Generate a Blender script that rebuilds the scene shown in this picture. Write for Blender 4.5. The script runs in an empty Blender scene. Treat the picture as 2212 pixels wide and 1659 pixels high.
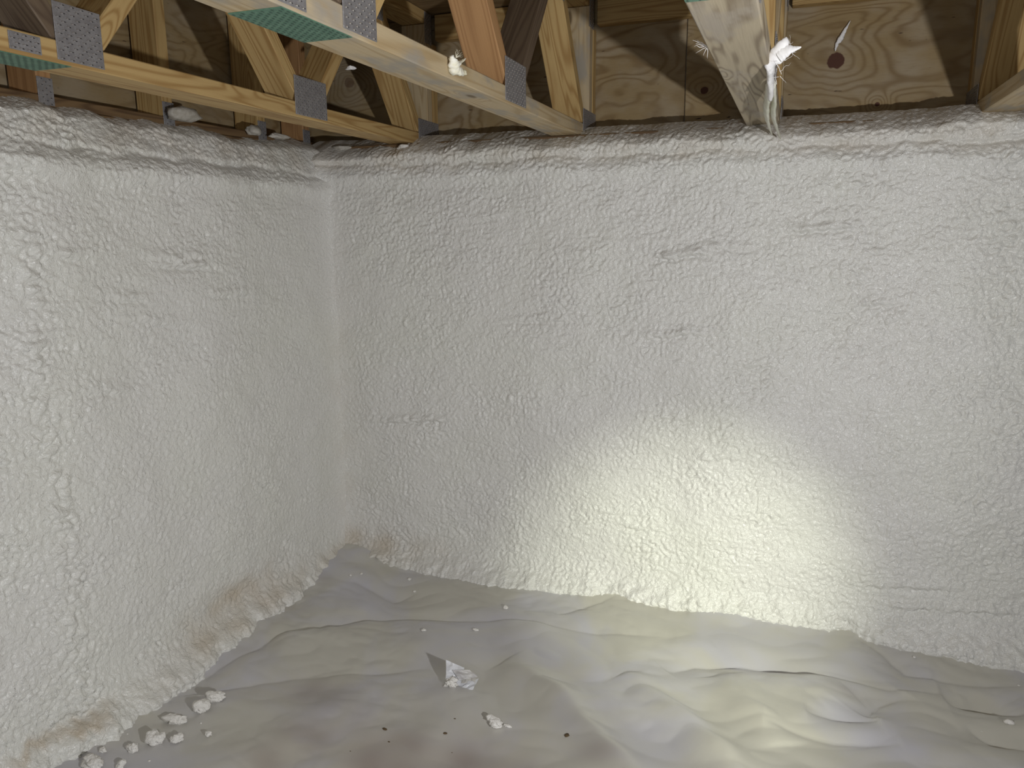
import bpy, bmesh, math, random
import numpy as np
from mathutils import Vector, Matrix, noise as mnoise

# ------------------------------------------------------------ camera
S = bpy.context.scene
COL = S.collection
F = 1661.0
YAW, PITCH, ROLL = [math.radians(a) for a in (20.11, 11.24, -0.40)]
cy, sy, cp, sp = math.cos(YAW), math.sin(YAW), math.cos(PITCH), math.sin(PITCH)
FW = Vector((-sy*cp, cy*cp, -sp)); R0 = Vector((cy, sy, 0)); U0 = R0.cross(FW)
cr, sr = math.cos(ROLL), math.sin(ROLL)
RT = cr*R0 + sr*U0; UP = cr*U0 - sr*R0
CAM = Vector((0, 0, 1.158))
cd = bpy.data.cameras.new('camera'); cam = bpy.data.objects.new('camera', cd); COL.objects.link(cam)
cd.sensor_width = 36; cd.lens = F/2212*36; cd.clip_start = .02
m3 = Matrix((RT, UP, -FW)).transposed()
cam.matrix_world = Matrix.Translation(CAM) @ m3.to_4x4()
S.camera = cam

# ------------------------------------------------------------ light, world, exposure
S.view_settings.view_transform = 'Standard'; S.view_settings.look = 'None'
S.view_settings.gamma = 1; S.view_settings.use_curve_mapping = False
S.view_settings.exposure = 0.33
W = bpy.data.worlds.new('world'); S.world = W; W.use_nodes = True
W.node_tree.nodes['Background'].inputs[0].default_value = (.9, .92, 1, 1)
W.node_tree.nodes['Background'].inputs[1].default_value = .10

def lamp(name, kind, loc, target, energy, color, size, angle=None, blend=None):
    d = bpy.data.lights.new(name, kind); o = bpy.data.objects.new(name, d); COL.objects.link(o)
    o.location = loc
    o.rotation_euler = (Vector(target)-Vector(loc)).to_track_quat('-Z', 'Y').to_euler()
    d.energy = energy; d.color = color
    if kind == 'AREA': d.size = size
    else: d.shadow_soft_size = size
    if angle: d.spot_size = math.radians(angle); d.spot_blend = blend
    return o
# a hand lamp held low to the right of the photographer: wide flood and a narrower beam
lamp('flood_light', 'SPOT', (.66, .22, .88), (-1.4, 2.3, 1.0), 76, (.965, .98, 1), .022, 150, 1.0)
lamp('beam_light', 'SPOT', (.64, .22, .86), (-.27, 2.3, .08), 112, (.96, 1, .80), .03, 29, 1.0)
# the phone's own diffuse torch light by the camera
lamp('fill_light', 'AREA', (-.1, -.25, 1.25), (-.7, 2.3, .7), 4.5, (.96, .98, 1), .4)

# ------------------------------------------------------------ helpers
def pt(px, py, ax, v):
    d = FW*F + RT*(px-1106) - UP*(py-829)
    i = 'xyz'.index(ax); return CAM + d*((v-CAM[i])/d[i])
def tag(o, label, cat, group=None):
    o['label'] = label; o['category'] = cat
    if group: o['group'] = group
    return o
def link(name, me, mat=None, parent=None):
    o = bpy.data.objects.new(name, me); COL.objects.link(o)
    if mat: me.materials.append(mat)
    if parent: o.parent = parent
    return o
def empty(name, loc):
    o = bpy.data.objects.new(name, None); COL.objects.link(o); o.location = loc
    o.empty_display_size = .05; return o
def bmobj(name, bm, mat, parent=None, smooth=False):
    me = bpy.data.meshes.new(name); bm.to_mesh(me); bm.free()
    if smooth: me.polygons.foreach_set('use_smooth', [True]*len(me.polygons))
    return link(name, me, mat, parent)

# --- numpy gradient noise
def perlin(x, y, seed=0):
    rs = np.random.RandomState(seed); perm = rs.permutation(512); perm = np.concatenate([perm, perm])
    ang = rs.rand(512)*2*np.pi; gx, gy = np.cos(ang), np.sin(ang)
    xi = np.floor(x).astype(np.int64); yi = np.floor(y).astype(np.int64)
    xf = x-xi; yf = y-yi; xi &= 511; yi &= 511
    def g(ix, iy, dx, dy):
        h = perm[(perm[ix & 511]+iy) & 511]; return gx[h]*dx+gy[h]*dy
    u = xf**3*(xf*(xf*6-15)+10); v = yf**3*(yf*(yf*6-15)+10)
    a = g(xi, yi, xf, yf); b = g(xi+1, yi, xf-1, yf); c = g(xi, yi+1, xf, yf-1); d = g(xi+1, yi+1, xf-1, yf-1)
    return 1.5*((a*(1-u)+b*u)*(1-v)+(c*(1-u)+d*u)*v)
def sstep(a, b, x):
    t = np.clip((x-a)/(b-a), 0, 1); return t*t*(3-2*t)
def polydist(x, y, P):
    """distance, side sign and running parameter 0..1 to a polyline"""
    best = np.full(x.shape, 1e9); sg = np.zeros(x.shape); tt = np.zeros(x.shape)
    n = len(P)-1
    for i in range(n):
        ax, ay = P[i]; bx, by = P[i+1]; dx, dy = bx-ax, by-ay; L = dx*dx+dy*dy
        t = np.clip(((x-ax)*dx+(y-ay)*dy)/L, 0, 1)
        ex = x-(ax+t*dx); ey = y-(ay+t*dy); d = np.hypot(ex, ey); m = d < best
        best = np.where(m, d, best); sg = np.where(m, np.sign(dx*ey-dy*ex), sg); tt = np.where(m, (i+t)/n, tt)
    return best, sg, tt
def grid_mesh(name, X, Y, Z, mat, attr=None):
    n, m = X.shape
    co = np.stack([X, Y, Z], -1).reshape(-1, 3).astype(np.float32)
    idx = np.arange(n*m).reshape(n, m)
    q = np.stack([idx[:-1, :-1], idx[:-1, 1:], idx[1:, 1:], idx[1:, :-1]], -1).reshape(-1, 4)
    me = bpy.data.meshes.new(name)
    me.vertices.add(len(co)); me.vertices.foreach_set('co', co.ravel())
    me.loops.add(q.size); me.loops.foreach_set('vertex_index', q.ravel().astype(np.int32))
    me.polygons.add(len(q)); me.polygons.foreach_set('loop_start', np.arange(0, q.size, 4, dtype=np.int32))
    me.update(calc_edges=True)
    me.polygons.foreach_set('use_smooth', np.ones(len(q), dtype=bool))
    if attr is not None:
        a = me.attributes.new('stain_tone', 'FLOAT', 'POINT'); a.data.foreach_set('value', attr.ravel().astype(np.float32))
    return link(name, me, mat)

# ------------------------------------------------------------ node helpers
class NT:
    def __init__(s, name):
        s.m = bpy.data.materials.new(name); s.m.use_nodes = True
        s.t = s.m.node_tree; s.b = s.t.nodes['Principled BSDF']
    def n(s, typ, **k):
        o = s.t.nodes.new(typ)
        for a, v in k.items(): setattr(o, a, v)
        return o
    def l(s, a, b): s.t.links.new(a, b)
    def inp(s, sock, v):
        if isinstance(v, bpy.types.NodeSocket): s.l(v, sock)
        else: sock.default_value = v
    def math(s, op, a, b=0.0, c=0.0, clamp=False):
        o = s.n('ShaderNodeMath', operation=op, use_clamp=clamp)
        for i, v in enumerate((a, b, c)): s.inp(o.inputs[i], v)
        return o.outputs[0]
    def vmath(s, op, a, b=None):
        o = s.n('ShaderNodeVectorMath', operation=op)
        s.inp(o.inputs[0], a)
        if b is not None: s.inp(o.inputs[1], b)
        return o.outputs['Value'] if op in ('LENGTH', 'DISTANCE', 'DOT_PRODUCT') else o.outputs[0]
    def noise(s, vec, scale, detail=2, rough=.5, dist=0):
        o = s.n('ShaderNodeTexNoise'); s.l(vec, o.inputs['Vector'])
        o.inputs['Scale'].default_value = scale; o.inputs['Detail'].default_value = detail
        o.inputs['Roughness'].default_value = rough; o.inputs['Distortion'].default_value = dist
        return o.outputs['Fac']
    def ramp(s, fac, stops):
        o = s.n('ShaderNodeValToRGB'); s.inp(o.inputs[0], fac)
        e = o.color_ramp.elements
        while len(e) < len(stops): e.new(.5)
        for el, (p, c) in zip(e, stops):
            el.position = p; el.color = (*c, 1) if len(c) == 3 else c
        return o.outputs[0]
    def mix(s, fac, a, b, blend='MIX'):
        o = s.n('ShaderNodeMix', data_type='RGBA', blend_type=blend)
        s.inp(o.inputs[0], fac)
        for i, v in ((6, a), (7, b)):
            s.inp(o.inputs[i], (*v, 1) if isinstance(v, tuple) and len(v) == 3 else v)
        return o.outputs[2]
    def coord(s, which='Object'):
        return s.n('ShaderNodeTexCoord').outputs[which]
    def map(s, vec, scale=(1, 1, 1), loc=(0, 0, 0)):
        o = s.n('ShaderNodeMapping'); s.l(vec, o.inputs[0])
        o.inputs['Scale'].default_value = scale; o.inputs['Location'].default_value = loc
        return o.outputs[0]
    def bump(s, h, strength, dist):
        o = s.n('ShaderNodeBump'); s.l(h, o.inputs['Height'])
        o.inputs['Strength'].default_value = strength; o.inputs['Distance'].default_value = dist
        s.l(o.outputs[0], s.b.inputs['Normal']); return o.outputs[0]
    def smooth(s, v, a, b):
        o = s.n('ShaderNodeMapRange', interpolation_type='SMOOTHSTEP'); s.inp(o.inputs[0], v)
        o.inputs[1].default_value = a; o.inputs[2].default_value = b
        return o.outputs[0]

def mat_foam():
    t = NT('spray_foam'); c = t.coord()
    n1 = t.noise(c, 3.0, 3, .5)
    base = t.mix(t.smooth(n1, .35, .7), (.70, .685, .65), (.70, .69, .64))
    at = t.n('ShaderNodeAttribute', attribute_name='stain_tone')
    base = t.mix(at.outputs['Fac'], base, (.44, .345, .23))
    t.inp(t.b.inputs['Base Color'], base)
    h = t.noise(c, 105, 3, .55, .6); h2 = t.noise(c, 300, 1, .5)
    hh = t.math('ADD', h, t.math('MULTIPLY', h2, .25))
    t.bump(hh, .85, .005)
    t.b.inputs['Roughness'].default_value = .31
    t.b.inputs['Specular IOR Level'].default_value = .55
    return t.m
def mat_chunk():
    t = NT('foam_chunk'); c = t.coord()
    t.inp(t.b.inputs['Base Color'], t.mix(t.noise(c, 40, 3), (.78, .74, .68), (.90, .88, .84)))
    t.bump(t.noise(c, 150, 4, .65), .9, .006); t.b.inputs['Roughness'].default_value = .5
    return t.m
def mat_plain(name, col, rough=.6, metal=0, bumpscale=None, col2=None, nscale=20):
    t = NT(name); c = t.coord()
    if col2: t.inp(t.b.inputs['Base Color'], t.mix(t.smooth(t.noise(c, nscale, 4, .6), .35, .65), col, col2))
    else: t.b.inputs['Base Color'].default_value = (*col, 1)
    t.b.inputs['Roughness'].default_value = rough; t.b.inputs['Metallic'].default_value = metal
    if bumpscale: t.bump(t.noise(c, bumpscale, 3), .4, .002)
    return t.m
def mat_wood(name, light, dark, ring=26, weather=None, contrast=.75):
    """lumber: long grain on local X; rings are contours of a stretched noise"""
    t = NT(name); c = t.coord()
    info = t.n('ShaderNodeObjectInfo')
    off = t.n('ShaderNodeCombineXYZ'); t.l(t.math('MULTIPLY', info.outputs['Random'], 37.0), off.inputs[0])
    t.l(t.math('MULTIPLY', info.outputs['Random'], 11.0), off.inputs[1])
    v = t.vmath('ADD', t.map(c, (1.0, 13, 13)), off.outputs[0])
    f = t.noise(v, 1.0, 2, .45, .3)
    # a few knots in cells
    vo = t.n('ShaderNodeTexVoronoi', feature='F1'); t.l(t.vmath('ADD', t.map(c, (3.2, 9, 9)), off.outputs[0]), vo.inputs['Vector'])
    vo.inputs['Scale'].default_value = 1.0; kd = vo.outputs['Distance']
    f = t.math('ADD', f, t.math('MULTIPLY', t.smooth(kd, .32, .0), .22))
    s = t.math('SINE', t.math('MULTIPLY', f, ring*6.28))
    s = t.math('MULTIPLY_ADD', s, .5, .5); s = t.math('POWER', s, 2.2)
    fine = t.noise(t.vmath('ADD', t.map(c, (9, 260, 260)), off.outputs[0]), 1.0, 3, .6)
    k = t.math('ADD', t.math('MULTIPLY', s, contrast), t.math('MULTIPLY_ADD', fine, .5, -.2), clamp=True)
    col = t.mix(k, light, dark)
    blotch = t.noise(t.vmath('ADD', t.map(c, (4, 9, 9)), off.outputs[0]), 1.6, 3, .6)
    if weather: col = t.mix(t.smooth(blotch, .46, .68), col, weather)
    kn = t.smooth(kd, .10, .04); col = t.mix(t.math('MULTIPLY', kn, .85), col, tuple(x*.35 for x in dark))
    t.inp(t.b.inputs['Base Color'], col)
    t.bump(fine, .25, .002); t.b.inputs['Roughness'].default_value = .62
    t.b.inputs['Specular IOR Level'].default_value = .3
    return t.m
def mat_ply(name, knots, tone=1.0):
    """rotary-cut plywood: contour bands of a horizontally stretched noise plus placed knots (object coords: X along, Z up)"""
    t = NT(name); c = t.coord()
    f = t.noise(t.map(c, (1.5, 1, 4.2)), 1.35, 3, .42, .55)
    dark = None
    for (x, z, r, kind) in knots:
        d = t.vmath('LENGTH', t.map(c, (1, 0, 1.15), (-x, 0, -z*1.15)))
        wob = t.math('MULTIPLY_ADD', t.noise(c, 60, 2), r*.5, -r*.25)
        dn = t.math('ADD', d, wob)
        f = t.math('ADD', f, t.math('MULTIPLY', t.math('EXPONENT', t.math('MULTIPLY', t.math('MULTIPLY', d, d), -1/(2*(r*3.3)**2))), .33))
        m = t.smooth(dn, r*1.08, r*.9)
        if kind == 'ring': m = t.math('MULTIPLY', m, t.smooth(dn, r*.35, r*.6))
        if kind == 'soft': m = t.math('MULTIPLY', m, .5)
        dark = m if dark is None else t.math('MAXIMUM', dark, m)
    s = t.math('SINE', t.math('MULTIPLY', f, 96.0)); s = t.math('POWER', t.math('MULTIPLY_ADD', s, .5, .5), 2.4)
    blot = t.noise(t.map(c, (1, 1, 1.6)), 5.0, 4, .6)
    light = t.mix(t.smooth(blot, .35, .68), tuple(tone*v for v in (.30, .215, .105)), tuple(tone*v for v in (.345, .275, .18)))
    fine = t.noise(t.map(c, (30, 1, 260)), 1.0, 3, .6)
    col = t.mix(t.math('MULTIPLY', s, t.math('MULTIPLY_ADD', t.noise(c, 3.1, 2), 1.1, -.05, clamp=True)), light, tuple(tone*v for v in (.175, .105, .040)))
    col = t.mix(t.math('MULTIPLY', t.smooth(fine, .5, .8), .35), col, tuple(tone*v for v in (.15, .095, .045)))
    # small splits and flecks
    fl = t.noise(t.map(c, (22, 1, 90)), 1.0, 2, .4); col = t.mix(t.smooth(fl, .70, .76), col, (.06, .035, .02))
    if dark is not None: col = t.mix(dark, col, (.085, .035, .022))
    t.inp(t.b.inputs['Base Color'], col); t.b.inputs['Roughness'].default_value = .7
    t.bump(t.math('ADD', fine, t.math('MULTIPLY', s, .5)), .25, .0015)
    t.b.inputs['Specular IOR Level'].default_value = .25
    return t.m
def mat_sheet():
    t = NT('poly_sheeting'); c = t.coord()
    n = t.noise(t.map(c, (1, 1, 1)), 3.2, 3, .55, .5); n2 = t.noise(c, 1.7, 2, .5)
    at = t.n('ShaderNodeAttribute', attribute_name='stain_tone')
    col = t.mix(t.smooth(n, .38, .68), (.52, .50, .435), (.50, .49, .535))  # lavender patches put the sheet's soft reflections into its base colour
    col = t.mix(t.math('MULTIPLY', t.smooth(n2, .45, .7), .25), col, (.40, .375, .32))
    col = t.mix(at.outputs['Fac'], col, (.27, .22, .195))
    t.inp(t.b.inputs['Base Color'], col)
    t.b.inputs['Roughness'].default_value = .34; t.b.inputs['Coat Weight'].default_value = .6; t.b.inputs['Coat Roughness'].default_value = .40; t.b.inputs['Coat IOR'].default_value = 1.6; t.b.inputs['Specular IOR Level'].default_value = .62
    t.b.inputs['Sheen Weight'].default_value = .05
    t.bump(t.noise(t.map(c, (14, 14, 14)), 1.0, 4, .55, .4), .10, .01)
    return t.m

M = {}
M['foam'] = mat_foam(); M['chunk'] = mat_chunk(); M['sheet'] = mat_sheet()
M['honey'] = mat_wood('honey_pine', (.46, .315, .135), (.29, .165, .055), 15)
M['pale'] = mat_wood('pale_pine', (.50, .395, .245), (.35, .24, .115), 13, weather=(.34, .30, .24), contrast=.6)
M['grey'] = mat_wood('weathered_pine', (.43, .36, .25), (.22, .17, .11), 15, weather=(.36, .31, .245), contrast=.9)
M['red'] = mat_wood('reddish_pine', (.40, .225, .10), (.25, .125, .05), 12, contrast=.55)
M['brown'] = mat_wood('shaded_pine', (.14, .10, .065), (.07, .045, .03), 20, contrast=.6)  # pine darkened so the unlit webs carry their shade in the colour
M['sill'] = mat_wood('sill_lumber', (.17, .105, .05), (.08, .045, .022), 14)
M['sub'] = mat_wood('subfloor_board', (.24, .165, .085), (.16, .10, .045), 9)
M['zinc'] = mat_plain('galvanised_steel', (.26, .25, .255), .5, .5, 300, (.33, .32, .325), 60)
M['tooth'] = mat_plain('punched_steel', (.62, .60, .60), .30, .85)
M['slot'] = mat_plain('slot_shadow', (.03, .025, .025), .9)
M['green'] = mat_plain('green_coated_plate', (.075, .17, .115), .55, .15, 200, (.11, .22, .15), 50)
M['green_tooth'] = mat_plain('green_coated_dimple', (.025, .075, .05), .5, .1)
M['strip'] = mat_plain('white_fibre_strip', (.78, .76, .76), .6, 0, 90, (.88, .86, .84), 30)
M['stripg'] = mat_plain('cured_foam_drip', (.60, .60, .47), .45, 0, 90, (.70, .68, .58), 30)
M['yellow'] = mat_plain('yellowed_foam', (.80, .74, .52), .55, 0, 120, (.88, .86, .78), 25)
M['dirt'] = mat_plain('dirt_crumb', (.10, .065, .03), .9, 0, 300)
M['dull'] = mat_plain('grey_foam', (.34, .31, .26), .8, 0, 200, (.46, .43, .38), 60)  # scraps on the sills in a dimmer, rougher grey
M['plastic'] = mat_plain('white_plastic_film', (.88, .88, .90), .28, 0, 50)

# ------------------------------------------------------------ setting: floor
ZC = 1.444          # underside of the trusses
YB, XL = 2.30, -1.518
BY = [(-1.60, 2.23), (-1.50, 2.22), (-1.36, 2.235), (-1.2, 2.235), (-1.07, 2.225), (-.93, 2.215), (-.80, 2.225), (-.62, 2.262), (-.48, 2.285), (-.40, 2.268), (-.18, 2.272), (.04, 2.285),
      (.22, 2.292), (.28, 2.262), (.37, 2.245), (.49, 2.25), (.65, 2.24), (.9, 2.25), (2.4, 2.25)]
BX = [(.0, -1.50), (.9, -1.50), (1.06, -1.49), (1.12, -1.475), (1.2, -1.44), (1.27, -1.455), (1.36, -1.435), (1.5, -1.44), (1.62, -1.455), (1.75, -1.46), (1.9, -1.455), (2.1, -1.46), (2.3, -1.47)]
def back_edge(x): return np.interp(x, *zip(*BY)) 
def left_edge(y): return np.interp(y, *zip(*BX))

def gp(*pix): return [tuple(pt(a, b, 'z', .0)[:2]) for a, b in pix]
FOLDS = [  # polyline in plan, crease depth (widths follow from it)
    (gp((380, 1480), (480, 1425), (600, 1362), (690, 1338), (790, 1318), (1000, 1322), (1150, 1332), (1250, 1350), (1460, 1366)), .018, .011, .20),
    (gp((1440, 1432), (1500, 1412), (1600, 1410), (1750, 1432), (1920, 1468), (2080, 1476)), .022, .012, .26),
    (gp((2040, 1482), (2120, 1492), (2230, 1525)), .030, .02, .09),
    (gp((1850, 1368), (1905, 1395), (1960, 1430), (2060, 1447), (2212, 1462)), .016, .022, .05),
    (gp((1200, 1318), (1250, 1300), (1330, 1285)), .010, .02, .07),
    (gp((1870, 1530), (1900, 1500), (1960, 1482)), .016, .015, .05),
    (gp((1740, 1530), (1830, 1540), (1900, 1545)), .018, .018, .07),
    (gp((2090, 1545), (2150, 1580), (2260, 1605)), .016, .015, .06),
    (gp((1650, 1560), (1800, 1590), (1950, 1600)), .012, .03, .06),
    (gp((300, 1510), (420, 1480), (560, 1462), (760, 1430)), .009, .02, .05),
    (gp((640, 1450), (820, 1440), (930, 1432)), .006, .03, .05),
    (gp((760, 1248), (850, 1280), (905, 1268)), .006, .02, .04),
]
SOFT = [  # broad lengthways swells of the sheet: polyline, height, half width
    (gp((1090, 1420), (1200, 1500), (1330, 1640), (1420, 1760)), .030, .045),
    (gp((1350, 1450), (1450, 1530), (1560, 1640), (1640, 1740)), .034, .045),
    (gp((1560, 1440), (1620, 1520), (1700, 1600)), .028, .05),
    (gp((860, 1659), (960, 1560), (1010, 1480)), .010, .06),
    (gp((520, 1640), (640, 1560), (800, 1500)), .014, .07),
    (gp((350, 1720), (560, 1600)), .010, .06),
    (gp((1760, 1500), (1840, 1480)), .010, .05),
    (gp((2000, 1660), (2100, 1620), (2260, 1640)), .015, .06),
]
def floor_h(x, y):
    x = np.asarray(x, float); y = np.asarray(y, float)
    h = .010*perlin(x*2.1+4, y*2.1, 11) + .006*perlin(x*5+y*1.5, y*6, 12)
    wx = x+.03*perlin(x*4, y*4, 13); wy = y+.03*perlin(x*4+9, y*4, 14)
    h += .0070*np.abs(perlin(wx*7, wy*11, 15)) + .0022*np.abs(perlin(wx*18, wy*22, 16))*np.clip(.5+1.6*perlin(x*2.5, y*2.5, 19), 0, 2) + .015*perlin(wx*3.6, wy*6, 18) + .006*perlin(wx*9+wy*4, wy*7, 20)*np.clip(.3+1.5*perlin(x*1.7, y*1.7+5, 21), 0, 1)
    for P, A, wn, wf in FOLDS:
        d, s, t = polydist(x, y, P)
        env = np.sin(np.clip(t, 0, 1)*np.pi)**.55
        # a crease: the near side falls away gently, the far side rises towards the lamp
        h -= 1.45*A*env*np.where(s > 0, np.exp(-d/(.026+1.6*A)), np.exp(-d/(.012+1.1*A)))
    for P, A, w in SOFT:
        d, s, t = polydist(x, y, P)
        h += A*np.sin(np.clip(t, .0, 1)*np.pi)**.5*np.exp(-(d/w)**2)
    # sheet lifts towards the corner
    h += .055*sstep(.35, 0, np.hypot(x-XL, y-YB)) + .012*sstep(.10, 0, np.minimum(YB-y, x-XL))
    return h - .012
def fh(x, y): return float(floor_h(np.array([x]), np.array([y]))[0])

xs = np.concatenate([np.arange(-1.66, 1.0, .005), np.arange(1.0, 2.41, .05)])
ys = np.concatenate([np.arange(-1.2, .75, .05), np.arange(.75, 2.45, .005)])
GX, GY = np.meshgrid(xs, ys)
def blob(x, y, cx_, cy_, rx, ry): return np.exp(-((x-cx_)/rx)**2-((y-cy_)/ry)**2)
st = np.zeros_like(GX)
for (px, py, r, a) in [(700, 1500, .13, .55), (680, 1460, .07, .35), (850, 1640, .20, .8), (1010, 1640, .14, .75), (590, 1640, .10, .5), (500, 1290, .10, .3), (620, 1300, .05, .5), (700, 1250, .04, .35), (1290, 1640, .06, .4), (1830, 1480, .05, .25), (650, 1580, .08, .5)]:
    q = pt(px, py, 'z', 0); st += a*blob(GX, GY, q.x, q.y, r, r*.6)
st = np.clip(st*(.75+.6*perlin(GX*9, GY*9, 31)), 0, 1)
floor = grid_mesh('floor', GX, GY, floor_h(GX, GY), M['sheet'], st); floor['kind'] = 'structure'

# ------------------------------------------------------------ setting: sprayed foam walls
def foam_relief(u, z, seed, rough_extra):
    a = u+.010*perlin(u*30, z*30, seed+1); b = z+.010*perlin(u*30+5, z*30, seed+2)
    fine = .60*np.abs(perlin(a*56, b*64, seed+3)) + .85*perlin(a*96, b*104, seed+4)*(.7+.6*perlin(a*9, b*9, seed+9))
    mod = np.clip(.95+.30*perlin(u*4, z*4, seed+5)+rough_extra, .3, 2.6)
    h = .0062*fine*mod*(1.0 if seed < 150 else .8)
    h += .0075*perlin(u*4.5, z*6.5, seed+6) + .0024*perlin(u*15, z*20, seed+7)*(.6+mod*.5)
    h += .0005*perlin(u*6, z*45, seed+8)*mod
    return h
def crease(u, z, u0, u1, z0, slope, amp, w=.012, seed=0):
    """small drooping ledge: a lip above, a groove below"""
    uc = (u-u0)/(u1-u0); env = np.where((uc > 0) & (uc < 1), np.sin(np.clip(uc, 0, 1)*np.pi)**.7, 0)
    zz = z-(z0+slope*(u-u0)+.008*perlin(u*16, u*0+seed*1.7, 40+seed)+.005*perlin(u*70, z*40, 140+seed)); env = env*np.clip(.8+.9*perlin(u*38, z*25, 90+seed), 0, 1.6)
    return 1.5*amp*env*(.9*np.exp(-((zz-w*1.5)/(w*1.3))**2)-.95*np.exp(-(zz/(w*.6))**2))
def bp(px, py):
    q = pt(px, py, 'y', YB); return q.x, q.z
def lp(px, py):
    q = pt(px, py, 'x', XL); return q.y, q.z

# back wall
xs = np.concatenate([np.arange(-1.60, .95, .0034), np.arange(.95, 2.41, .04)])
zs = np.concatenate([np.arange(-.06, 1.20, .0034), np.arange(1.20, 1.475, .003)])
U, Z = np.meshgrid(xs, zs)
top = sstep(1.28, 1.40, Z); bot = sstep(.16, .0, Z)
d = foam_relief(U, Z, 100, .45*top+.30*bot+.25*sstep(.2, .9, U)-.15*sstep(-1.2, -1.5, U))*(.25+.75*sstep(0, .13, U-XL))
CB = [(1395, 1540, 562, .0105), (1690, 1870, 505, .0085), (1380, 1530, 735, .0065), (800, 985, 918, .0085), (1080, 1290, 700, .004), (1500, 1640, 545, .004),
      (1830, 1950, 665, .005), (1740, 1850, 480, .005), (1370, 1540, 915, .003), (1330, 1400, 1140, .003), (1780, 1900, 770, .004), (1860, 2080, 1268, .005), (1900, 2100, 1310, .006),
      (2060, 2212, 1320, .006), (1200, 1330, 560, .003), (1560, 1700, 800, .003), (1000, 1100, 480, .004), (1900, 2010, 700, .003), (700, 900, 1188, .010), (1480, 1600, 1000, .003)]
for i, (p0, p1, py, a) in enumerate(CB):
    x0, z0 = bp(p0, py); x1, z1 = bp(p1, py - (8 if py < 1100 else -12)); d += crease(U, Z, x0, x1, z0, (z1-z0)/(x1-x0), a, .010, i)
# broad vertical swells left by the spray passes
d += .007*np.cos((U+.15)*2*np.pi/.55)*sstep(0, .3, Z)*.6
# bottom flare on to the sheet
be = back_edge(U); flare = np.exp(-np.clip(Z, 0, 9)/.045)
edgen = np.exp(-np.clip(Z-.01, 0, 9)/.014)
d += (YB-be)*flare + edgen*(.006*perlin(U*22, U*0+3.3, 5)+.004*perlin(U*60, U*0+1.3, 6)) + .012*np.exp(-((Z-.02)/.02)**2)*np.clip(.5+perlin(U*25, Z*25, 61), 0, 2)
# corner fillet
d += .045*np.exp(-np.clip(U-XL, 0, 9)/.035)
# top lip: bulges, then rolls back over the sill
lipn = .010*perlin(U*6, U*0+2.2, 62)+.006*perlin(U*17, U*0+4.2, 63)
ltop = np.interp(U, [-1.6, -1.45, -.7, -.1, .4, 1], [1.425, 1.428, 1.434, 1.438, 1.444, 1.447])
d += .010*np.exp(-((Z-1.335-lipn)/.022)**2) - .009*np.exp(-((Z-1.375-lipn*1.3)/.007)**2)*np.clip(.7+1.4*perlin(U*4, U*0+8, 64), 0, 1.5)
d -= .085*np.clip((Z-(ltop-.034)+lipn)/.055, 0, 3)**1.5
stn_tone = .22*sstep(1.345, 1.40, Z) + .55*np.exp(-((Z-.055)/.05)**2)*sstep(-.9, -1.5, U) + .30*np.exp(-np.clip(U-XL, 0, 9)/.05)*sstep(1.4, .9, Z)  # overspray tint at the top, brown foot, browner strip along the corner
stn_tone += .16*np.exp(-((Z-1.365-lipn*1.6)/.012)**2)  # darker line following the lip groove
back = grid_mesh('wall_back', U, YB-d, Z, M['foam'], np.clip(stn_tone*(.8+.7*perlin(U*14, Z*14, 65)), 0, .8)); back['kind'] = 'structure'

# left wall
ys = np.concatenate([np.arange(-1.2, .62, .04), np.arange(.62, 2.37, .0036)])
zs = np.concatenate([np.arange(-.06, 1.20, .0036), np.arange(1.20, 1.475, .003)])
V, Z = np.meshgrid(ys, zs)
top = sstep(1.26, 1.38, Z); bot = sstep(.20, .0, Z)
d = foam_relief(V, Z, 200, .65*top+.55*bot+.45*sstep(1.35, 1.2, V)-.35*sstep(1.9, 2.2, V))*(.25+.75*sstep(0, .13, YB-V))
CL = [(330, 480, 578, .008), (180, 330, 650, .004), (430, 560, 640, .004), (60, 200, 560, .005), (300, 470, 560, .004), (250, 420, 700, .003), (150, 300, 850, .003)]
for i, (p0, p1, py, a) in enumerate(CL):
    y0, z0 = lp(p0, py); y1, z1 = lp(p1, py+4); d += crease(V, Z, y0, y1, z0, (z1-z0)/(y1-y0), a, .010, 30+i)
# rough vertical run of drips at the left edge of the picture
yv = lp(75, 700)[0]
d += .008*np.exp(-((V-yv-.02*perlin(Z*3, Z*0, 71))/.035)**2)*np.clip(2.2*np.abs(perlin(V*26, Z*34, 72))-.3, -.3, 1.6)*sstep(1.25, 1.1, Z)
d += .010*np.cos((V-1.25)*2*np.pi/.5)*.5
le = left_edge(V); flare = np.exp(-np.clip(Z, 0, 9)/.05)
hollow = np.exp(-((V-1.72)/.20)**2)*np.exp(-((Z-.085)/.05)**2)
edgen = np.exp(-np.clip(Z-.01, 0, 9)/.016)
d += (le-XL)*flare*(1-.2*hollow) + edgen*(.012*perlin(V*20, V*0+7.3, 7)+.006*perlin(V*55, V*0+2.3, 8)) + .012*np.exp(-((Z-.025)/.022)**2)*np.clip(.6+1.3*perlin(V*22, Z*25, 73), 0, 2)
d -= .020*hollow
d -= .022*np.exp(-((V-1.16)/.09)**2)*np.exp(-((Z-.055-.02*perlin(V*20, Z*0, 74))/.013)**2)
d += .045*np.exp(-np.clip(YB-V, 0, 9)/.035)
lipn = .012*perlin(V*6, V*0+2.2, 75)+.006*perlin(V*17, V*0+4.2, 76)
d += .012*np.exp(-((Z-1.305-lipn)/.025)**2) - .010*np.exp(-((Z-1.350-lipn*1.3)/.008)**2)*np.clip(.7+1.4*perlin(V*4, V*0+8, 77), 0, 1.5)
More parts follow.
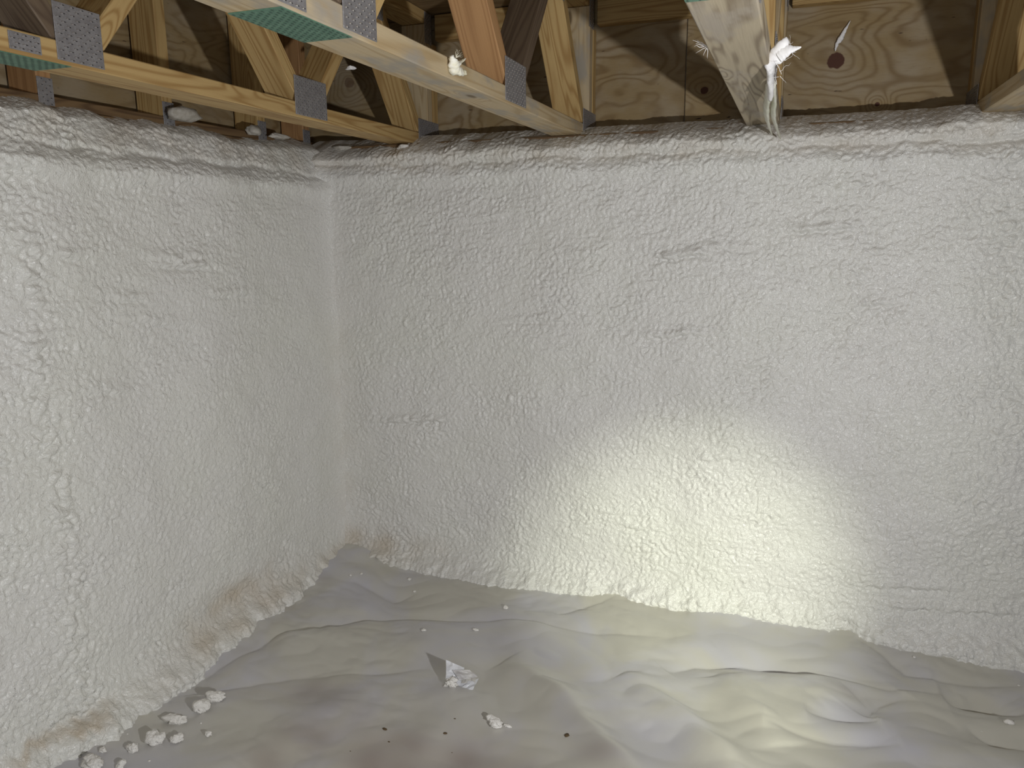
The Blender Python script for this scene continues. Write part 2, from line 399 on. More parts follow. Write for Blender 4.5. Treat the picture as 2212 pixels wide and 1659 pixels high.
d -= .040*np.clip((Z-1.315+lipn)/.085, 0, 1.6)**1.2 + .06*np.clip((Z-1.418+lipn)/.04, 0, 3)**1.5
stn_tone = .24*sstep(1.31, 1.40, Z) + .55*hollow + .85*np.exp(-((V-1.11)/.10)**2)*np.exp(-((Z-.048-.03*perlin(V*9, V*0, 79)-.02*perlin(V*35, V*0, 80))/.014)**2) + .30*np.exp(-((Z-.03)/.03)**2)*sstep(1.0, 1.8, V)
stn_tone += .22*np.exp(-np.clip(YB-V, 0, 9)/.04)*sstep(1.3, .6, Z)  # browner strip along the corner, fading upward
left = grid_mesh('wall_left', XL+d, V, Z, M['foam'], np.clip(stn_tone*(.8+.8*perlin(V*14, Z*14, 78)), 0, .85)); left['kind'] = 'structure'
left.data.flip_normals()

# ------------------------------------------------------------ wood members
def poly_member(name, pts, width, mat, parent, origin, xdir, bev=.0022):
    """outline pts in the truss plane (along, up) extruded by width across; local X follows xdir (2d unit vector)"""
    bm = bmesh.new(); h = width/2
    dx, dz = xdir; loc = []
    for (a, b) in pts:
        ra, rb = a-origin[0], b-origin[1]
        loc.append((ra*dx+rb*dz, -ra*dz+rb*dx))
    f0 = [bm.verts.new((a, -h, b)) for a, b in loc]; f1 = [bm.verts.new((a, h, b)) for a, b in loc]
    bm.faces.new(f0); bm.faces.new(list(reversed(f1)))
    n = len(loc)
    for i in range(n): bm.faces.new((f0[(i+1) % n], f0[i], f1[i], f1[(i+1) % n]))
    bmesh.ops.recalc_face_normals(bm, faces=bm.faces)
    bmesh.ops.bevel(bm, geom=bm.edges[:], offset=bev, segments=1, affect='EDGES')
    o = bmobj(name, bm, mat, parent)
    return o
def clip(poly, n, c):
    """keep points with n.p >= c"""
    out = []
    for i in range(len(poly)):
        p, q = poly[i], poly[(i+1) % len(poly)]
        dp = n[0]*p[0]+n[1]*p[1]-c; dq = n[0]*q[0]+n[1]*q[1]-c
        if dp >= 0: out.append(p)
        if dp*dq < 0:
            t = dp/(dp-dq); out.append((p[0]+t*(q[0]-p[0]), p[1]+t*(q[1]-p[1])))
    return out
class Frame:
    """a truss seen in its own plane: 'along' s and height z; places children in the parent's local space"""
    def __init__(s, root, axis): s.root, s.axis = root, axis      # axis 'y' (runs from the camera) or 'x'
    def put(s, o, origin, xdir, off=0):
        dx, dz = xdir
        if s.axis == 'y': X, Yv, Zv = Vector((0, dx, dz)), Vector((-1, 0, 0)), Vector((0, -dz, dx)); loc = Vector((off, origin[0], origin[1]))
        else: X, Yv, Zv = Vector((dx, 0, dz)), Vector((0, 1, 0)), Vector((-dz, 0, dx)); loc = Vector((origin[0], off, origin[1]))
        o.matrix_local = Matrix.Translation(loc) @ Matrix((X, Yv, Zv)).transposed().to_4x4()
        return o
CH, CW = .038, .089
def bar(fr, name, s0, s1, z0, z1, mat, w=CW, off=0, vertical=False):
    pts = [(s0, z0), (s1, z0), (s1, z1), (s0, z1)]; org = ((s0+s1)/2, (z0+z1)/2)
    xd = (0, 1) if vertical else (1, 0)
    return fr.put(poly_member(name, pts, w, mat, fr.root, org, xd), org, xd, off)
def web(fr, sb, stp, zb, zt, mat, node_b, node_t):
    L = math.hypot(stp-sb, zt-zb); dx, dz = (stp-sb)/L, (zt-zb)/L; nx, nz = -dz, dx; h = .019
    if True: h = .0445 if False else .019
    e = .2
    P = [(sb-dx*e+nx*h, zb-dz*e+nz*h), (sb-dx*e-nx*h, zb-dz*e-nz*h), (stp+dx*e-nx*h, zt+dz*e-nz*h), (stp+dx*e+nx*h, zt+dz*e+nz*h)]
    P = clip(P, (0, 1), zb+.0015); P = clip(P, (0, -1), -(zt-.0015))
    sgn = 1 if stp > sb else -1
    P = clip(P, (sgn, 0), sgn*node_b+.001); P = clip(P, (-sgn, 0), -sgn*node_t+.001)
    org = ((sb+stp)/2, (zb+zt)/2)
    return fr.put(poly_member('web', P, CW-.002, mat, fr.root, org, (dx, dz)), org, (dx, dz))

def slots_mesh(w, h, px_, pz, seed=0, tl=.0095, dark=True):
    """returns bmeshes of raised tooth roots and of dark slots over a plate w x h centred at 0 in XZ, facing -Y"""
    bmr, bmd = bmesh.new(), bmesh.new(); rnd = random.Random(seed)
    nx, nz = int(w/px_), int(h/pz)
    for j in range(nz):
        for i in range(nx):
            x = -w/2 + (i+.5+(.5 if j % 2 else 0))*w/nx; z = -h/2+(j+.5)*h/nz
            if x > w/2-tl*.45: x -= w*.0; 
            if abs(x) > w/2-tl*.55: continue
            L = tl*(.9+rnd.random()*.2)/2; t = pz*.15
            # slot: a thin dark lens
            v = [bmd.verts.new((x+a, -.0013, z+b)) for a, b in ((-L, 0), (-L*.4, -t), (L*.6, -t), (L, 0), (L*.4, t), (-L*.6, t))]
            bmd.faces.new(v)
            # raised root of the tooth at one end
            q = [bmr.verts.new((x+a, y, z+b)) for a, y, b in ((-L, -.0010, -t*1.2), (L*.2, -.0010, -t*1.5), (L*.35, -.0010, t*1.2), (-L*.8, -.0010, t*1.4), (-L*.35, -.0030, 0))]
            for a, b in ((0, 1), (1, 2), (2, 3), (3, 0)): bmr.faces.new((q[a], q[b], q[4]))
    bmesh.ops.recalc_face_normals(bmr, faces=bmr.faces)
    return bmr, bmd
PLATE_CACHE = {}
def plate(fr, s0, s1, z0, z1, side, name='nail_plate', mat='zinc', tm='tooth', dm='slot', skew=0, px_=.0165, pz=.0065):
    """a pressed connector plate on the side (+1/-1 across) of a truss"""
    w, h = s1-s0, z1-z0; key = (round(w, 3), round(h, 3), mat, px_)
    if key not in PLATE_CACHE:
        bm = bmesh.new(); bmesh.ops.create_cube(bm, size=1); bmesh.ops.scale(bm, vec=(w, .0018, h), verts=bm.verts)
        bmesh.ops.bevel(bm, geom=bm.edges[:], offset=.0004, segments=1, affect='EDGES')
        me = bpy.data.meshes.new('nail_plate'); bm.to_mesh(me); bm.free(); me.materials.append(M[mat])
        r, dk = slots_mesh(w, h, px_, pz, len(PLATE_CACHE))
        mr = bpy.data.meshes.new('tooth_roots'); r.to_mesh(mr); r.free(); mr.materials.append(M[tm])
        md = bpy.data.meshes.new('tooth_slots'); dk.to_mesh(md); dk.free(); md.materials.append(M[dm])
        PLATE_CACHE[key] = (me, mr, md)
    me, mr, md = PLATE_CACHE[key]
    o = bpy.data.objects.new(name, me); COL.objects.link(o); o.parent = fr.root
    c = ((s0+s1)/2, (z0+z1)/2); off = side*(CW/2+.0009)
    if fr.axis == 'y':
        # local -Y must face outward (side * X)
        out = Vector((side, 0, 0)); Xl = Vector((0, side, 0))
        loc = Vector((off, c[0], c[1]))
    else:
        out = Vector((0, side, 0)); Xl = Vector((-side, 0, 0)); loc = Vector((c[0], off, c[1]))
    Zl = Vector((0, 0, 1)); Yl = -out
    Mx = Matrix((Xl, Yl, Zl)).transposed().to_4x4()
    o.matrix_local = Matrix.Translation(loc) @ Mx @ Matrix.Rotation(skew, 4, 'Y')
    for mm, nm in ((mr, 'tooth_roots'), (md, 'tooth_slots')):
        q = bpy.data.objects.new(nm, mm); COL.objects.link(q); q.parent = o; q['kind'] = 'stuff'
    return o
def under_plate(fr, s0, s1):
    """green coated plate pressed into the underside of the bottom chord"""
    w, h = s1-s0, CW-.004
    bm = bmesh.new(); k = .03
    # ends cut on a slant like the painted mark
    lo = [(-w/2, -h/2), (w/2, -h/2), (w/2, h/2), (-w/2, h/2)]
    vs = [bm.verts.new((a, -.0006, b)) for a, b in lo]+[bm.verts.new((a, .0006, b)) for a, b in lo]
    for f in ((0, 1, 2, 3), (7, 6, 5, 4), (0, 4, 5, 1), (1, 5, 6, 2), (2, 6, 7, 3), (3, 7, 4, 0)): bm.faces.new([vs[i] for i in f])
    bmesh.ops.recalc_face_normals(bm, faces=bm.faces)
    o = bmobj('green_plate', bm, M['green'], fr.root); o['label'] = 'green coated nail plate on the underside'
    r, dk = slots_mesh(w, h, .0125, .0075, 9, .008)
    r.free()
    q = bmobj('tooth_slots', dk, M['green_tooth'], o); q['kind'] = 'stuff'
    # local X along truss, local -Y facing down
    o.matrix_local = Matrix.Translation(Vector((0, (s0+s1)/2, -.0008))) @ Matrix((Vector((0, 1, 0)), Vector((0, 0, 1)), Vector((1, 0, 0)))).transposed().to_4x4()
    return o

HT = .430
NODES_B = [-.99, -.30, .40, 1.09, 1.785]     # bottom panel points along Y
NODES_T = [-.645, .05, .745, 1.44, 2.12]     # top panel points
def floor_truss(x, label, chord_mat, web_mats, under=True, plates=(1,), rot=0.0):
    root = empty('floor_truss', (x, 0, ZC)); fr = Frame(root, 'y')
    tag(root, label, 'floor truss')
    bar(fr, 'bottom_chord', -1.1, 2.552, 0, CH, chord_mat)
    bar(fr, 'top_chord', -1.1, 2.515, HT-CH, HT, M['honey'])
    k = 0
    zb, zt = CH, HT-CH
    for i, nb in enumerate(NODES_B):
        for nt in (NODES_T[i-1] if i else None, NODES_T[i]):
            if nt is None: continue
            s = 1 if nt > nb else -1
            web(fr, nb+s*.028, nt-s*.028, zb, zt, web_mats[k % len(web_mats)], nb+s*.002, nt-s*.002); k += 1
    # last web down to the bearing end, and the end posts
    web(fr, 2.415, 2.12+.03, zb, zt, web_mats[k % len(web_mats)], 2.46, 2.122)
    bar(fr, 'end_post', 2.512, 2.550, CH+.001, HT-CH-.055, M['honey'], vertical=True)
    bar(fr, 'end_post', 2.466, 2.504, CH+.001, HT-CH-.001, M['pale'], vertical=True)
    for sd in plates:
        for nb in NODES_B[2:]:
            dw = .048 if nb < 1.5 else .070
            plate(fr, nb-dw, nb+dw, .006, .100, sd)
        for nt in NODES_T[2:]: plate(fr, nt-.06, nt+.06, HT-.10, HT-.006, sd)
        plate(fr, 2.395, 2.548, .004, .082, sd)
        plate(fr, 2.46, 2.51, HT-.10, HT-.004, sd)
    if under: under_plate(fr, .90, 1.07)
    return root, fr

H, Pm, Gm, Rm, Bm = M['honey'], M['pale'], M['grey'], M['red'], M['brown']
t1, f1 = floor_truss(-1.245, 'pine floor truss second from the left, its bottom chord crossing the upper left corner', H, [H, H, H, H, H, Bm, H, H, H])
plate(f1, .955, 1.012, .006, .034, 1, px_=.013)
t2, f2 = floor_truss(-.684, 'pine floor truss with the long pale chord ending above the middle of the back wall', Pm, [H, H, H, H, H, Bm, H, Rm, Bm])
plate(f2, .880, .950, .004, .034, 1, px_=.013)
t3, f3 = floor_truss(-.110, 'grey grained floor truss seen from below with a white strip hanging beside it', Gm, [H, H, H, H, H, H, H, H, Pm], plates=(1, -1))
t4, f4 = floor_truss(.463, 'pale floor truss in the upper right corner, nearest the right edge', Pm, [H, H, H, H, Pm, Pm, H, H, H], under=False, plates=(1, -1))

# end truss standing on the left wall: upright webs with narrow plates
r0 = empty('floor_truss', (-1.665, 0, ZC)); f0 = Frame(r0, 'y')
tag(r0, 'dim ladder-like end truss lying along the top of the left wall', 'floor truss')
bar(f0, 'bottom_chord', -1.1, 2.47, 0, .024, M['sill'])
bar(f0, 'top_chord', -1.1, 2.47, HT-CH, HT, H)
for i, yy in enumerate([-.80, -.43, -.06, .30, .62, .98, 1.365, 1.735, 2.13, 2.37]):
    bar(f0, 'upright', yy-.019, yy+.019, .025, HT-CH-.001, H if i % 3 else Rm, vertical=True)
    if yy > .3:
        plate(f0, yy-.020, yy+.020, .002, .062, 1, px_=.016)
        plate(f0, yy-.020, yy+.020, HT-.075, HT-.002, 1, px_=.016)

# ------------------------------------------------------------ rim boards, sills, ribbon boards, subfloor
def box_obj(name, x0, x1, y0, y1, z0, z1, mat, axis='x', bev=.002, parent=None):
    """box whose local X is its long axis (object origin at its centre)"""
    bm = bmesh.new(); bmesh.ops.create_cube(bm, size=1)
    dx, dy, dz = x1-x0, y1-y0, z1-z0
    bmesh.ops.scale(bm, vec=(dx, dy, dz) if axis == 'x' else (dy, dx, dz), verts=bm.verts)
    bmesh.ops.bevel(bm, geom=bm.edges[:], offset=bev, segments=1, affect='EDGES')
    o = bmobj(name, bm, mat, parent); o.location = ((x0+x1)/2, (y0+y1)/2, (z0+z1)/2)
    if axis == 'y': o.rotation_euler = (0, 0, math.pi/2)
    return o
def rim_knots(x0, x1, lst):
    cx_, cz_ = (x0+x1)/2, (ZC+ZC+HT)/2; out = []
    for (px, py, r, k) in lst:
        q = pt(px, py, 'y', 2.555); out.append((q.x-cx_, q.z-cz_, r, k))
    return out
ply1 = mat_ply('rim_plywood', rim_knots(-1.76, -.355, [(755, 178, .020, 'soft'), (905, 150, .012, 'soft'), (1010, 60, .015, 'soft')]), .95)
ply2 = mat_ply('rim_plywood_knotty', rim_knots(-.355, 2.4, [(1805, 131, .025, 'full'), (1415, 126, .022, 'ring'), (1522, 195, .012, 'full'), (1895, 225, .007, 'full')]), 1.0)
o = box_obj('rim_board', -1.76, -.357, 2.555, 2.573, ZC, ZC+HT, ply1); tag(o, 'plywood rim board behind the truss ends, left of the board joint', 'board')
o = box_obj('rim_board', -.355, 2.4, 2.555, 2.573, ZC, ZC+HT, ply2); tag(o, 'plywood rim board with the big round brown knot, above the back wall', 'board')
ply3 = mat_ply('rim_plywood_left', [(.2, .05, .018, 'soft'), (-.5, -.05, .016, 'soft'), (.62, -.06, .014, 'soft'), (.9, .1, .016, 'soft')], .9)
o = box_obj('rim_board', -1.738, -1.72, -1.2, 2.55, ZC, ZC+HT, ply3, 'y'); tag(o, 'dim plywood rim board along the left side behind the end truss', 'board')
for i, (a, b) in enumerate([(-1.19, -.74), (-.63, -.165), (-.055, .41), (.52, 1.2)]):
    o = box_obj('ribbon_board', a, b, 2.516, 2.554, 1.790, 1.872, H)
    tag(o, ['brown ribbon board along the top of the rim, between the left two long trusses', 'brown ribbon board along the top of the rim, in shadow left of the grey truss',
            'light ribbon board along the top of the rim above the big brown knot', 'ribbon board along the top of the rim right of the last truss'][i], 'board')
sill = box_obj('trim_1', -1.76, 2.4, 2.352, 2.60, 1.406, ZC-.001, M['sill']); sill['kind'] = 'structure'
sill = box_obj('trim_2', -1.76, -1.612, -1.2, 2.324, 1.406, ZC-.001, M['sill'], 'y'); sill['kind'] = 'structure'
ceil = box_obj('ceiling', -1.76, 2.4, -1.2, 2.60, ZC+HT+.001, ZC+HT+.024, M['sub']); ceil['kind'] = 'structure'
# outer masonry faces behind the foam and the unseen rest of the crawl space
conc = mat_plain('concrete', (.34, .33, .31), .9, 0, 30, (.42, .41, .38), 8)
w_ = box_obj('wall_right', 2.4, 2.5, -1.2, 2.63, -.05, 1.9, conc); w_['kind'] = 'structure'
w_ = box_obj('wall_front', -1.76, 2.5, -1.32, -1.21, -.05, 1.9, conc); w_['kind'] = 'structure'

# ------------------------------------------------------------ foam chunks and crumbs
def chunk_mesh(name, r, seed, squash=(1, 1, .75), lobes=3, sub=3, amp=.37):
    rnd = random.Random(seed); bm = bmesh.new(); bmesh.ops.create_icosphere(bm, subdivisions=sub, radius=1)
    L = [(Vector((rnd.uniform(-1, 1), rnd.uniform(-.8, .8), rnd.uniform(-.5, .8))).normalized(), rnd.uniform(.25, .55)) for _ in range(lobes)]
    off = Vector((rnd.random()*50, rnd.random()*50, 0))
    for v in bm.verts:
        n = v.co.normalized(); s = .72
        for d_, a in L: s += a*max(0, n.dot(d_))**3
        s += amp*mnoise.noise(n*1.7+off)+amp*.75*(abs(mnoise.noise(n*3.6+off))-.2)+amp*.45*(abs(mnoise.noise(n*8+off))-.2)
        v.co = Vector((n.x*squash[0], n.y*squash[1], n.z*squash[2]))*s*r
    zmin = min(v.co.z for v in bm.verts); floor_z = zmin*.75
    for v in bm.verts:
        if v.co.z < floor_z: v.co.z = floor_z+(v.co.z-floor_z)*.15
    zmin = min(v.co.z for v in bm.verts)
    for v in bm.verts: v.co.z -= zmin
    return bm
def chunk(px, py, wpx, label, seed, name='foam_chunk', cat='foam chunk', mat='chunk', group=None, squash=(1, .8, .75), rot=0, lobes=3, sub=4):
    """lump lying on the sheet; px,py = its foot in the picture, wpx = its width in pixels"""
    q = pt(px, py, 'z', 0); z = 0
    for _ in range(6): z = fh(q.x, q.y); q = pt(px, py, 'z', z)
    depth = (q-CAM).dot(FW); r = wpx/F*depth/2*.95
    o = bmobj(name, chunk_mesh(name, r, seed, squash, lobes, sub), M[mat], None, True)
    o.location = (q.x, q.y, z-.001); o.rotation_euler = (0, 0, rot)
    tag(o, label, cat, group); return o
GL = 'foam chunks fallen along the left wall'
chunk(468, 1512, 40, 'small white foam chunk farthest back in the row beside the left wall', 1, group=GL, squash=(1.2, .7, .6), rot=.5)
chunk(432, 1536, 38, 'white two-lobed foam chunk, second from the back in the row by the left wall', 2, group=GL, squash=(.9, .9, .8), lobes=4)
chunk(382, 1560, 44, 'long flat foam chunk midway along the row by the left wall', 3, group=GL, squash=(1.3, .6, .5), rot=.3)
chunk(343, 1602, 38, 'largest rounded foam chunk of the row beside the left wall', 4, group=GL, squash=(1, .9, .85), lobes=4)
chunk(380, 1602, 28, 'knobbly foam chunk just right of the largest rounded one', 5, group=GL, lobes=4)
chunk(450, 1590, 18, 'tiny foam chunk standing apart, right of the row by the left wall', 6, group=GL, squash=(.8, .8, .9))
chunk(288, 1622, 30, 'pinkish rounded foam chunk lying left of the largest one', 7, group=GL)
chunk(222, 1624, 20, 'small bright foam lump touching the foot of the left wall', 8, group=GL)
chunk(203, 1655, 46, 'foam chunk cut by the bottom edge of the picture at the lower left', 9, group=GL, squash=(1.3, .8, .6))
chunk(262, 1656, 26, 'second foam chunk at the bottom edge, near the lower left corner', 10, group=GL)
GC = 'tiny foam crumbs scattered on the sheet'
CR = [(757, 1243, 8, 'foam crumb near the corner, left one of the near pair'), (781, 1240, 8, 'foam crumb near the corner, right one of the near pair'),
      (884, 1252, 11, 'foam crumb at the foot of the back wall, right of the corner pair'), (895, 1278, 9, 'foam crumb just below the foam edge crumb right of the corner'),
      (1093, 1314, 16, 'flat foam crumb on the long fold below the back wall'), (916, 1362, 13, 'foam crumb above the crumpled film, left of its pair'),
      (1027, 1361, 13, 'foam crumb above the crumpled film, right of its pair'), (434, 1562, 6, 'tiny foam crumb beside the two-lobed chunk by the left wall'),
      (275, 1585, 7, 'tiny upright foam crumb close to the left wall'), (323, 1643, 7, 'tiny foam crumb below the largest rounded chunk'),
      (1975, 1420, 9, 'foam crumb on the sheet at right below the foam edge'), (2182, 1563, 22, 'small glossy foam crumb near the right edge on the sheet'),
      (2120, 1580, 5, 'speck of foam left of the glossy crumb by the right edge'), (1541, 1323, 6, 'speck of foam just below the bright foam edge'), (2200, 1480, 7, 'speck of foam at the far right above the fold')]
for i, (a, b, w, lb) in enumerate(CR):
    chunk(a, b, w, lb, 40+i, 'foam_crumb', 'foam crumb', group=GC, squash=(1.1, .8, .6), sub=2, lobes=2)
for i, (a, b, w, lb) in enumerate([(830, 1574, 13, 'brown dirt crumb lowest left of the crumpled film'), (961, 1584, 12, 'brown dirt crumb below the crumpled film'),
      (757, 1622, 5, 'tiny dark speck near the bottom edge, left of centre'), (976, 1625, 5, 'tiny dark speck near the bottom edge, below the brown crumb'),
      (840, 1602, 7, 'faint dirt speck below the left brown crumb'), (982, 1552, 6, 'faint dirt speck above the brown crumb below the film'),
      (1226, 1588, 16, 'brown dirt flake at the foot of the slanting folds')]):
    chunk(a, b, w, lb, 70+i, 'dirt_crumb', 'dirt', 'dirt', 'dirt crumbs on the sheet', (1, .7, .35), sub=2, lobes=2)
chunk(1072, 1568, 36, 'white foam piece with a peak, lower centre of the sheet', 21, squash=(1.1, .6, .6), lobes=4)
chunk(1096, 1568, 14, 'little foam bit touching the right end of the peaked piece', 22, squash=(1.3, .7, .5))

# crumpled piece of film in the middle of the sheet: facetted upright folds
q = pt(990, 1478, 'z', 0)
for _ in range(6): zz = fh(q.x, q.y); q = pt(990, 1478, 'z', zz)
root = empty('crumpled_film', (q.x, q.y, zz-.002)); root.rotation_euler = (0, 0, YAW)
tag(root, 'crumpled white scrap of film and foam with a dark pointed shadow, centre of the sheet', 'scrap')
def sheet_patch(name, corners, nu, nv, amp, seed, mat, parent, thick=.0012):
    """thin bent flap between four corners with creases"""
    bm = bmesh.new(); C4 = [Vector(c) for c in corners]; g = []
    n0 = (C4[1]-C4[0]).cross(C4[3]-C4[0]).normalized()
    for j in range(nv+1):
        row = []
        for i in range(nu+1):
            u, v = i/nu, j/nv
            p = (C4[0]*(1-u)+C4[1]*u)*(1-v)+(C4[3]*(1-u)+C4[2]*u)*v
            k = mnoise.noise(Vector((u*2.4+seed, v*2.4, seed*.7))); k += .5*(abs(mnoise.noise(Vector((u*5+seed, v*5, 3))))-.2)
            e = 1 - .25*abs(mnoise.noise(Vector((u*6, v*6, seed+9))))
            row.append(bm.verts.new(p+n0*amp*k*2))
        g.append(row)
    for j in range(nv):
        for i in range(nu): bm.faces.new((g[j][i], g[j][i+1], g[j+1][i+1], g[j+1][i]))
    bmesh.ops.solidify(bm, geom=bm.faces[:], thickness=thick)
    return bmobj(name, bm, mat, parent)
m = .001
sheet_patch('film_flap', [(-.034, -.012, 0), (.030, -.022, 0), (.048, -.002, .016), (-.028, .004, .052)], 8, 8, .004, 1.3, M['plastic'], root)
sheet_patch('film_flap', [(-.030, -.010, .018), (.012, -.014, .006), (.016, .010, .044), (-.032, .012, .066)], 8, 8, .004, 4.3, M['plastic'], root)
sheet_patch('foam_shell', [(-.014, -.004, .046), (.030, .000, .044), (.052, -.004, .026), (.004, -.016, .024)], 8, 8, .005, 2.9, M['strip'], root, .003)
sheet_patch('foam_shell', [(.008, -.012, .014), (.044, -.010, .012), (.050, -.002, .028), (.010, -.006, .032)], 6, 6, .004, 5.9, M['chunk'], root, .003)
bm = chunk_mesh('x', .012, 33, (1.4, .8, .8), 5, 3, .5); fo = bmobj('foam_lump', bm, M['yellow'], root, True); fo.location = (.020, .004, .010); fo['label'] = 'cream foam lump inside'
bm = chunk_mesh('x', .012, 35, (1.3, .8, .9), 4, 4, .8); fo = bmobj('foam_lump', bm, M['chunk'], root, True); fo.location = (-.018, -.018, .002)
sheet_patch('film_flap', [(-.012, -.026, .001), (.040, -.026, .004), (.054, .000, .020), (.004, -.008, .010)], 7, 4, .003, 7.7, M['plastic'], root)

# ------------------------------------------------------------ bits stuck to the trusses
def ribbon_strip(name, path, widths, mat, parent, seed, thick=.004, nr=.35, hair=0):
    """torn fibrous strip: lens-like cross sections swept along a path"""
    bm = bmesh.new(); rings = []; K = 10
    P = [Vector(p) for p in path]
    fine = []; N = 34
    for k in range(N+1):
        t = k/N*(len(P)-1); i = min(int(t), len(P)-2); f = t-i
        p0 = P[max(i-1, 0)]; p1 = P[i]; p2 = P[i+1]; p3 = P[min(i+2, len(P)-1)]
        c = .5*((2*p1)+(-p0+p2)*f+(2*p0-5*p1+4*p2-p3)*f*f+(-p0+3*p1-3*p2+p3)*f**3)
        w = widths[i]*(1-f)+widths[i+1]*f; fine.append((c, w))
    for k, (c, w) in enumerate(fine):
        tn = (fine[min(k+1, N)][0]-fine[max(k-1, 0)][0]).normalized()
        side = tn.cross(FW).normalized(); dep = side.cross(tn)
        ring = []
        for a in range(K):
            an = a/K*2*math.pi
            rr = 1+nr*mnoise.noise(Vector((math.cos(an)*1.5+seed, math.sin(an)*1.5, k*.35)))*1.6+.25*mnoise.noise(Vector((a*1.3, seed, k*.9)))
            ring.append(bm.verts.new(c+side*math.cos(an)*w*.5*rr+dep*math.sin(an)*(thick+w*.18)*rr))
        rings.append(ring)
    for k in range(N):
        for a in range(K): bm.faces.new((rings[k][a], rings[k][(a+1) % K], rings[k+1][(a+1) % K], rings[k+1][a]))
    bm.faces.new(rings[0]); bm.faces.new(list(reversed(rings[-1])))
    bmesh.ops.recalc_face_normals(bm, faces=bm.faces)
    return bmobj(name, bm, mat, parent, True)
def hairs(name, items, mat, parent, r=.0006):
    """fine stray fibres, each a thin 3-sided tapering tube"""
    bm = bmesh.new()
    for (p, d_, L, sd) in items:
        p = Vector(p); d_ = Vector(d_).normalized(); prev = None
        for k in range(6):
            c = p+d_*L*k/5+Vector((mnoise.noise(Vector((k*.6, sd, 0))), mnoise.noise(Vector((k*.6, sd, 5))), mnoise.noise(Vector((k*.6, sd, 9)))))*L*.25*k/5
            rr = r*(1-k/6); ring = [bm.verts.new(c+Vector((math.cos(a)*rr, 0, math.sin(a)*rr))) for a in (0, 2.09, 4.19)]
            if prev:
                for a in range(3): bm.faces.new((prev[a], prev[(a+1) % 3], ring[(a+1) % 3], ring[a]))
            prev = ring
    return bmobj(name, bm, mat, parent)
YS = 2.30
def ys(px, py, y=YS): return pt(px, py, 'y', y)
root = empty('torn_strip', ys(1672, 285)); tag(root, 'torn white fibrous strip hanging down beside the grey grained truss to the foam edge', 'strip')
def rel(P, o=None):
    o = root.location if o is None else o
    return [Vector(p)-o for p in P]
ribbon_strip('white_tuft', rel([ys(1698, 80, 1.50), ys(1693, 94, 1.50), ys(1680, 116, 1.51), ys(1668, 136, 1.52), ys(1664, 160, 1.56), ys(1665, 185, 1.61), ys(1663, 208, 1.67)]), [.003, .021, .034, .029, .025, .024, .020], M['strip'], root, 1.1, .002, .12)
ribbon_strip('white_tuft', rel([ys(1682, 122, 1.505), ys(1700, 108, 1.50), ys(1716, 105, 1.50), ys(1731, 101, 1.50)]), [.022, .022, .010, .002], M['strip'], root, 2.1, .001, .12)
ribbon_strip('foam_drip', rel([ys(1660, 188, 1.64), ys(1657, 215, 1.74), ys(1655, 242, 1.86), ys(1660, 268, 2.06), ys(1667, 289, 2.27)]), [.018, .022, .022, .013, .006], M['stripg'], root, 4.1, .001, .15)
ribbon_strip('foam_drip', rel([ys(1672, 180, 1.64), ys(1673, 215, 1.74), ys(1670, 245, 1.86), ys(1676, 270, 2.06), ys(1686, 298, 2.26)]), [.014, .018, .021, .015, .005], M['stripg'], root, 5.1, .001, .15)
rnd = random.Random(5); it = []
for k in range(26):
    a = rnd.random(); p = ys(1700-38*a+rnd.uniform(-8, 14), 98+90*a, 1.51)-root.location
    it.append((p, (rnd.uniform(-.6, 1), rnd.uniform(-.4, .4), rnd.uniform(-.6, 1)), rnd.uniform(.01, .026), k))
h_ = hairs('stray_fibres', it, M['strip'], root, .0004); h_['kind'] = 'stuff'

# wisp stuck on the rim plywood
q0 = pt(1805, 108, 'y', 2.549)
root = empty('fibre_wisp', q0); tag(root, 'thin white wisp of fibre stuck to the plywood above the big brown knot', 'fibre')
ribbon_strip('wisp', rel([pt(a, b, 'y', 2.548) for a, b in ((1804, 110), (1808, 95), (1817, 80), (1826, 64), (1837, 44))]), [.002, .010, .014, .008, .001], M['strip'], root, 6.1, .001)
# wisps on the left edge of the grey truss
q0 = Vector((-.156, 1.36, ZC+.006)); root = empty('fibre_wisp', q0); tag(root, 'short frayed fibres on the left edge of the grey grained truss', 'fibre')
h_ = hairs('fibres', [((0, 0, 0), (-.8+.12*k, -.2, .5-.13*k), .020+.003*(k % 3), k+60) for k in range(8)], M['strip'], root, .0008); h_['kind'] = 'stuff'
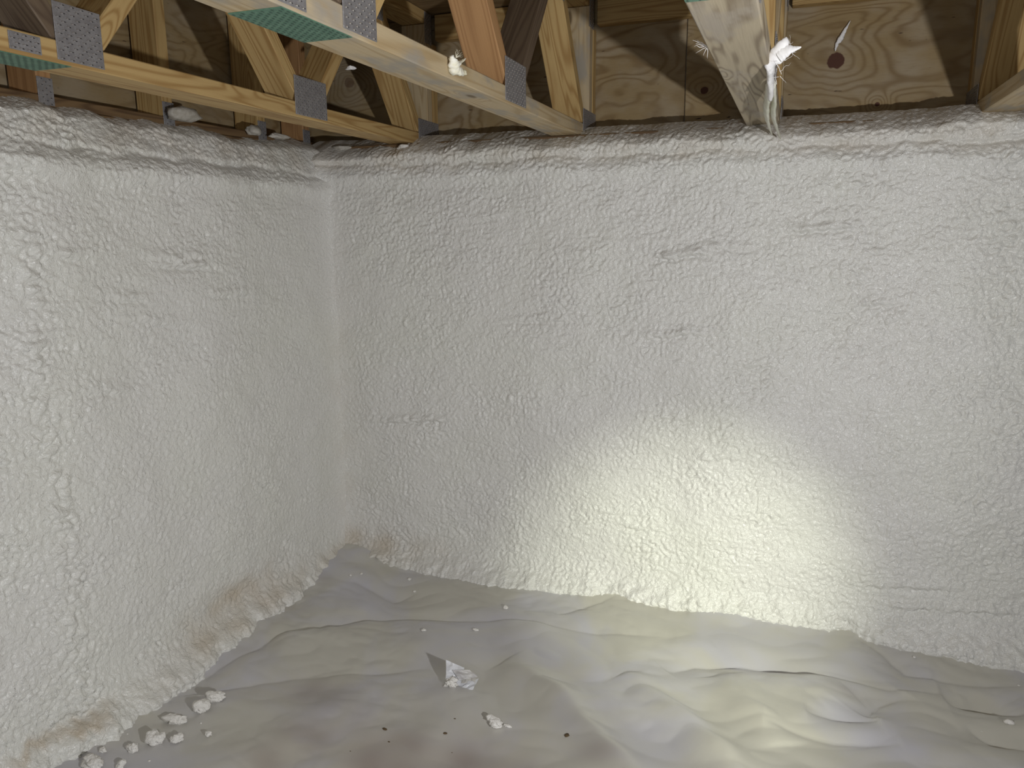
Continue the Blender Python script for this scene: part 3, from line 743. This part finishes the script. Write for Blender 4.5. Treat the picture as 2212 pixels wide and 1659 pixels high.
# yellow curl of foam on the second long truss
def on_side(px, py, x): return pt(px, py, 'x', x)
q0 = on_side(985, 150, -.638); root = empty('foam_curl', q0); tag(root, 'yellowish curl of foam stuck on the side of the long pale truss chord', 'foam scrap')
ribbon_strip('curl', rel([on_side(a, b, -.628) for a, b in ((975, 120), (979, 133), (983, 145), (992, 154), (1004, 156))]), [.008, .018, .021, .017, .010], M['yellow'], root, 8.1, .003)
ribbon_strip('curl_tip', rel([on_side(a, b, -.628) for a, b in ((983, 142), (994, 134), (1006, 126))]), [.014, .008, .001], M['yellow'], root, 9.1, .001)
h_ = hairs('fibres', [((0, .0, .022), (.3+.1*k, -.5+.3*k, 1-.15*k), .016, k+80) for k in range(6)], M['yellow'], root, .0007); h_['kind'] = 'stuff'

def lump(name, q, r, seed, label, cat, mat, squash=(1, 1, 1), group=None):
    bm = chunk_mesh(name, r, seed, squash, 4, 3); o = bmobj(name, bm, M[mat], None, True); o.location = q; tag(o, label, cat, group); return o
lump('foam_scrap', on_side(758, 150, -1.20), .011, 51, 'small bright foam scrap caught between the truss webs at upper left', 'foam scrap', 'strip', (1.2, 1, .5))
lump('foam_scrap', pt(918, 240, 'y', 2.49), .012, 52, 'small yellow foam scrap above the end plate of the left long truss', 'foam scrap', 'yellow', (.8, .8, 1.3))
lump('foam_scrap', pt(395, 262, 'x', -1.60), .030, 53, 'whitish foam scrap lying on the left sill between two uprights', 'foam scrap', 'dull', (.8, 1.8, .7))
lump('foam_scrap', pt(548, 292, 'x', -1.60), .026, 54, 'grey foam scrap on the left sill beside the dark plate', 'foam scrap', 'dull', (.8, 1.4, .7))
lump('foam_scrap', pt(600, 300, 'x', -1.58), .022, 55, 'grainy foam scrap on the left sill near the corner', 'foam scrap', 'dull', (.8, 2.0, .5))
lump('foam_scrap', pt(740, 326, 'y', 2.36), .024, 56, 'grainy foam scrap on the back sill next to the corner', 'foam scrap', 'dull', (1.6, .8, .5))
lump('foam_scrap', pt(868, 322, 'y', 2.335), .012, 57, 'little foam scrap under the end of the left long truss', 'foam scrap', 'chunk', (1.6, .8, .6))
